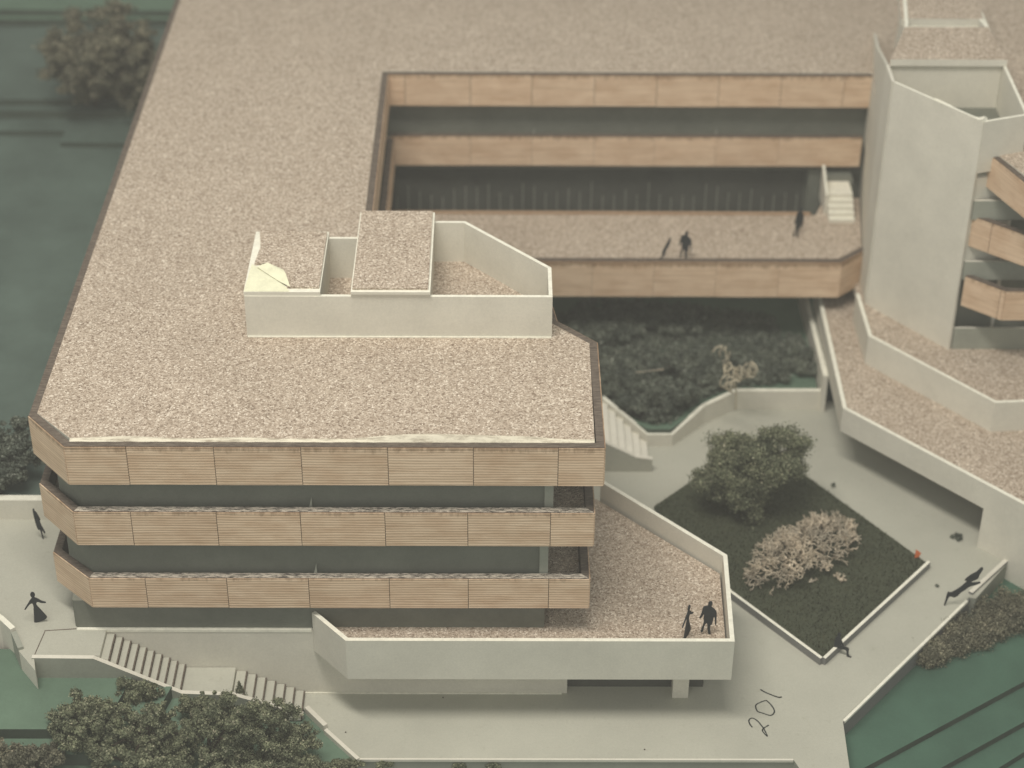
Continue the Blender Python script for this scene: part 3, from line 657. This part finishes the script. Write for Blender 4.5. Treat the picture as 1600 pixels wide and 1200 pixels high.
ug = MB(); court_poly = [(22.6, 23.6), (26.2, 20.6), (27.4, 20.6), (29.2, 22.8), (31.2, 24.2), (33.5, 24.4), (34.8, 27), (34.2, 31.5), (29, 32.8), (20.5, 31.5), (20.5, 26)]
k = 0
while k < 26000:
    x = random.uniform(20, 36); y = random.uniform(20, 33)
    if not inside((x, y), court_poly): continue
    if random.random() < .5 * (0.5 + 0.5 * math.sin(x * 2.1 + 1.3 * math.sin(y * 1.7))): continue
    k += 1; leaf_h = random.uniform(.0, .5); a = random.uniform(0, 2 * PI); w = random.uniform(.05, .16)
    d_ = Vector((math.cos(a), math.sin(a), random.uniform(-.3, .6))) * w; e_ = Vector((-d_.y, d_.x, random.uniform(-.05, .05))) * .4; p = Vector((x, y, 1.03 + leaf_h))
    ug.face([p - d_, p + e_, p + d_, p - e_], LEAFDARK)
prop(ug.build('undergrowth'), kind='stuff')
t = MB(); t.tube([at(993, 582, 2.6), at(1012, 580, 2.65), at(1037, 577, 2.6)], [.03, .022, .04], LICHEN, 5)
prop(t.build('stick'), "thin pale stick lying across the dark low court trees", 'stick')
# lawn tree
c = at(1163, 716, 3.0)
lt = tree('leafy_tree', "round bushy green tree on the lawn behind the beige lichen", 'tree', (c.x, c.y - .2, .2), (c.x + .05, c.y, c.z - .1), (2.1, 1.9, 2.05), 66, 1.0, 42000, .09, LEAF)
# hedge at the right
hg = MB(); hb = []
for i in range(60):
    u = i / 59; px = 1430 + 165 * u + random.uniform(-12, 12); py = 1022 - 88 * u + random.uniform(-14, 30) * (0.5 + 1.0 * u)
    p = at(px, py, -0.6); hb.append((tuple(p), (random.uniform(.35, .6),) * 2 + (random.uniform(.3, .5),)))
leafcloud(hg, hb, 26000, .08, LEAFBROWN)
prop(hg.build('hedge'), "scrubby brown green hedge below the outer path at the right", 'hedge')
for (px, py, z, w, lb, mt) in ((1497, 840, .1, .38, "tiny dark tuft lying on the path by the walkway pier", LEAFDARK), (1301, 757, .2, .16, "tiny dark tuft at the lawn's right edge below the walkway", LEAFDARK), (1465, 915, .05, .1, "tiny dark crumb on the path left of the reclining figure", LEAFDARK)):
    c = at(px, py, z); t = MB(); leafcloud(t, clumps(tuple(c), (w, w * .8, .04), 7, w * .4), 420, .06, mt); prop(t.build('tuft'), lb, 'tuft')
for (px, py, lb) in ((540, 1145, "tiny dark crumb alone on the front plaza right of the slanted kerb"), (692, 1091, "tiny dark crumb in the shade before the base wall"), (1007, 1172, "tiny dark crumb near the plaza's front edge left of the number")):
    c = at(px, py, 0); t = MB(); t.tube([c + Vector((-.03, 0, .02)), c + Vector((.01, .02, .04)), c + Vector((.04, 0, .02))], [.012, .03, .012], BARK, 5); prop(t.build('crumb'), lb, 'crumb')
# lichen
def coral(b, p, d, ln, r, depth, mat):
    pts = [p]; q = p
    for _ in range(3):
        d = (d + Vector((random.gauss(0, .38), random.gauss(0, .38), random.gauss(0, .3)))).normalized(); q = q + d * ln / 3; pts.append(q)
    b.tube(pts, [r, r * .9, r * .85, r * (.75 if depth else .45)], mat, 4)
    if depth:
        for _ in range(random.choice((2, 2, 3))):
            coral(b, q, (d + Vector((random.gauss(0, .75), random.gauss(0, .75), random.gauss(0, .55)))).normalized(), ln * random.uniform(.6, .85), r * .8, depth - 1, mat)
lb_ = MB()
for i in range(380):
    a = random.uniform(0, 2 * PI); q = random.random() ** 0.5; u, w_ = q * math.cos(a), q * math.sin(a)
    px = 1254 + 78 * u; py = 872 - 24 * u + 37 * w_ + (8 if u < 0 else 0)
    dome = math.sqrt(max(0, 1 - q * q)); p = at(px, py, .2); p = p + Vector((0, 0, .1 + 1.25 * dome * random.uniform(.55, 1.1)))
    coral(lb_, p, Vector((u * .9, -w_ * .9, .45 + .7 * dome)).normalized(), .36, .036, 2, LICHEN)
prop(lb_.build('lichen_bush'), "beige branching lichen bush lying on the dark lawn", 'bush')
for (px, py, n, lb) in ((1313, 905, 9, "small beige lichen sprig with fingers on the lawn right of the large lichen"), (1290, 885, 5, "tiny pale lichen scrap on the lawn below the large lichen"), (1270, 908, 3, "tiniest pale lichen scrap on the lawn, lowest and leftmost")):
    t = MB(); c = at(px, py, .3)
    for k in range(n): coral(t, c + Vector((random.uniform(-.12, .12), random.uniform(-.12, .12), 0)), Vector((random.gauss(0, 1), random.gauss(0, 1), .5)).normalized(), .22, .05, 1, LICHEN)
    prop(t.build('lichen_sprig'), lb, 'lichen', "lichen scraps on the lawn")
cl = thing('curly_lichen', 'curly pale lichen twig rising out of the dark court planting', 'lichen', tuple(at(1150, 640, 1.0)))
t = MB()
for (px, py, n) in ((1128, 552, 5), (1140, 575, 5), (1155, 585, 8), (1172, 578, 8), (1140, 598, 6)):
    for k in range(n):
        c = at(px + random.uniform(-8, 8), py + random.uniform(-6, 6), random.uniform(3.2, 3.8)); a0 = random.uniform(0, 2 * PI); rr = random.uniform(.22, .4); ax = random.uniform(0, PI)
        pts = [c + Vector((math.cos(a0 + k2 * .62) * rr * math.cos(ax), math.cos(a0 + k2 * .62) * rr * math.sin(ax), math.sin(a0 + k2 * .62) * rr)) for k2 in range(random.randint(5, 9))]
        t = MB(); t.tube(pts, .05, LICHENDULL, 4); t.build('curl', cl)
t = MB()
q0 = at(1150, 640, 1.0)
t.tube([q0, at(1150, 610, 2.2), at(1150, 585, 3.3)], [.05, .045, .04], LICHENDULL, 5)
t.build('stem', cl)

# ------------------------------------------------------------------ scale figures cut from black paper
def figure(pts, loc, rz, label, tilt=0.0, lean=0.0, th=0.05, mir=1, cat='person', group="black paper scale figures"):
    poly = [Vector((p[0] * mir, p[1])) for p in pts]
    for _ in range(1):
        q = []
        for i in range(len(poly)):
            a, c = poly[i], poly[(i + 1) % len(poly)]; q += [a * .75 + c * .25, a * .25 + c * .75]
        poly = q
    n = len(poly); vs = [(p.x, -th / 2, p.y) for p in poly] + [(p.x, th / 2, p.y) for p in poly]
    fs = [(i, (i + 1) % n, n + (i + 1) % n, n + i) for i in range(n)]
    for tr in tessellate_polygon([[Vector((p.x, p.y, 0)) for p in poly]]): fs += [tuple(tr), tuple(n + k for k in tr[::-1])]
    me = bpy.data.meshes.new('person'); me.from_pydata(vs, [], fs); me.materials.append(BLACK); me.update()
    bm = bmesh.new(); bm.from_mesh(me); bmesh.ops.recalc_face_normals(bm, faces=bm.faces); bm.to_mesh(me); bm.free()
    o = link('person', me); o.location = loc; o.rotation_euler = (tilt, lean, rz)
    return prop(o, label, cat, group)
def scaled(raw, x0, y0, h, ratio=1.24):
    """raw outline in picture units, feet at y0, standing height h"""
    ymin = min(p[1] for p in raw); k = h / (y0 - ymin)
    return [((p[0] - x0) * k / ratio, (y0 - p[1]) * k) for p in raw]
MAN = scaled([(598, 402), (604, 376), (630, 364), (660, 372), (668, 400), (660, 430), (648, 450), (700, 490), (745, 540), (748, 640), (757, 770), (735, 772), (722, 660), (707, 610), (692, 700), (680, 760), (655, 760), (668, 890), (685, 912), (640, 918), (620, 850), (610, 750), (592, 715), (562, 770), (548, 880), (505, 872), (520, 830), (545, 740), (550, 690), (540, 660), (548, 570), (535, 580), (500, 642), (468, 640), (495, 590), (513, 510), (523, 452), (560, 442), (602, 440)], 600, 916, 1.92)
WOMAN = scaled([(226, 619), (237, 626), (240, 640), (231, 652), (250, 660), (270, 677), (293, 684), (292, 690), (266, 687), (244, 677), (237, 690), (240, 702), (258, 728), (278, 758), (288, 776), (262, 790), (208, 804), (214, 770), (217, 730), (222, 698), (216, 683), (200, 691), (173, 722), (167, 718), (192, 687), (206, 667), (221, 653), (213, 641), (214, 627)], 240, 800, 1.78)
WALKER = scaled([(221, 96), (226, 90), (233, 97), (232, 106), (243, 122), (252, 150), (258, 170), (250, 174), (254, 205), (264, 235), (272, 262), (262, 264), (252, 236), (250, 268), (252, 300), (243, 300), (243, 268), (240, 236), (231, 236), (225, 225), (221, 190), (219, 150), (220, 115)], 245, 300, 1.85)
SEATED = [(-.03, 1.30), (.08, 1.28), (.11, 1.16), (.06, 1.06), (.13, 1.0), (.17, .82), (.30, .62), (.26, .57), (.16, .66), (.16, .55), (.40, .55), (.56, .50), (.54, .30), (.58, .06), (.72, .02), (.70, -.03), (.48, -.02), (.46, .2), (.44, .36), (.2, .38), (-.12, .36), (-.18, .45), (-.17, .8), (-.12, 1.0), (-.05, 1.06), (-.08, 1.18)]
figure(MAN, tuple(at(1103, 991, 3.86)), 0.05, "black cut-out man in a suit standing at the terrace's front right corner")
figure(WOMAN, tuple(at(1072, 996, 3.86)), 1.0, "black cut-out woman turned edge-on beside the man on the terrace", tilt=-.02, lean=0.16)
figure(WOMAN, tuple(at(62, 972, PZ)), 0.12, "black cut-out woman in a long dress with spread arms on the left plateau")
figure(WALKER, tuple(at(67, 842, PZ)), 0.1, "thin black cut-out man walking in front of the garden wall on the left plateau", lean=-.05)
figure([(x * .95, z * .93) for x, z in MAN], tuple(at(1068, 405, 6.93)), 0.0, "black cut-out man standing upright on the bridge behind its wooden band")
figure([(x * .8, z * .82) for x, z in WALKER], tuple(at(1030, 407, 6.93)), 0.3, "black cut-out figure leaning sideways on the bridge left of the upright man", lean=0.5)
figure([(x * 1.0, z) for x, z in MAN], tuple(at(1243, 372, 6.93)), 0.7, "dark blurred cut-out figure on the bridge near the short white staircase", lean=.1)
figure(SEATED, (*at2(1307, 1022, .0), 0.02), -0.35, "black cut-out person sitting on the lawn kerb near its front corner")
RECLINE = [((a - 215) / 205, (1113 - b) / 178) for a, b in [(512, 688), (532, 688), (534, 715), (520, 745), (508, 775), (507, 800), (487, 824), (440, 840), (445, 856), (490, 854), (530, 845), (536, 860), (490, 882), (432, 897), (402, 928), (352, 968), (330, 1002), (300, 1022), (270, 1012), (247, 1008), (230, 1060), (220, 1115), (206, 1112), (215, 1040), (218, 985), (228, 956), (255, 970), (318, 928), (372, 873), (402, 836), (385, 835), (368, 830), (398, 792), (433, 762), (478, 735)]]
figure(RECLINE, (*at2(1476, 946, .0), 0.0), 0.0, "black cut-out figure leaning far over at the outer path's edge by the hedge", lean=0.0)
# orange scrap
og = MB(); p = at(1429, 872, .3); A_ = [Vector((0, 0, 0)), Vector((.22, .05, .03)), Vector((.32, .08, .24)), Vector((.02, .02, .52))]
og.face([p + v for v in A_], ORANGE); og.face([p + v + Vector((.0, .03, 0)) for v in A_[::-1]], ORANGE)
for i in range(4): a, c = p + A_[i], p + A_[(i + 1) % 4]; dv = Vector((0, .03, 0)); og.face([a, a + dv, c + dv, c], ORANGE)
prop(og.build('paper_scrap'), "small bright orange paper scrap at the lawn's right corner", 'scrap')
# slim sheen
S.cycles.max_bounces = 6

# thin haze standing over the whole model
hb_ = MB(); hb_.box(-72, 97, -72, 112, -3.7, 63.2, WHITE); hz = hb_.build('haze'); hz.data.materials.clear()
hm = bpy.data.materials.new("haze"); hm.use_nodes = True; hn = hm.node_tree; hn.nodes.clear()
ho = hn.nodes.new('ShaderNodeOutputMaterial'); hv = hn.nodes.new('ShaderNodeVolumePrincipled')
hv.inputs['Color'].default_value = (0.95, 0.94, 0.88, 1); hv.inputs['Density'].default_value = 0.00078; hv.inputs['Anisotropy'].default_value = 0.0
hn.links.new(hv.outputs[0], ho.inputs['Volume']); hz.data.materials.append(hm); prop(hz, kind='stuff')
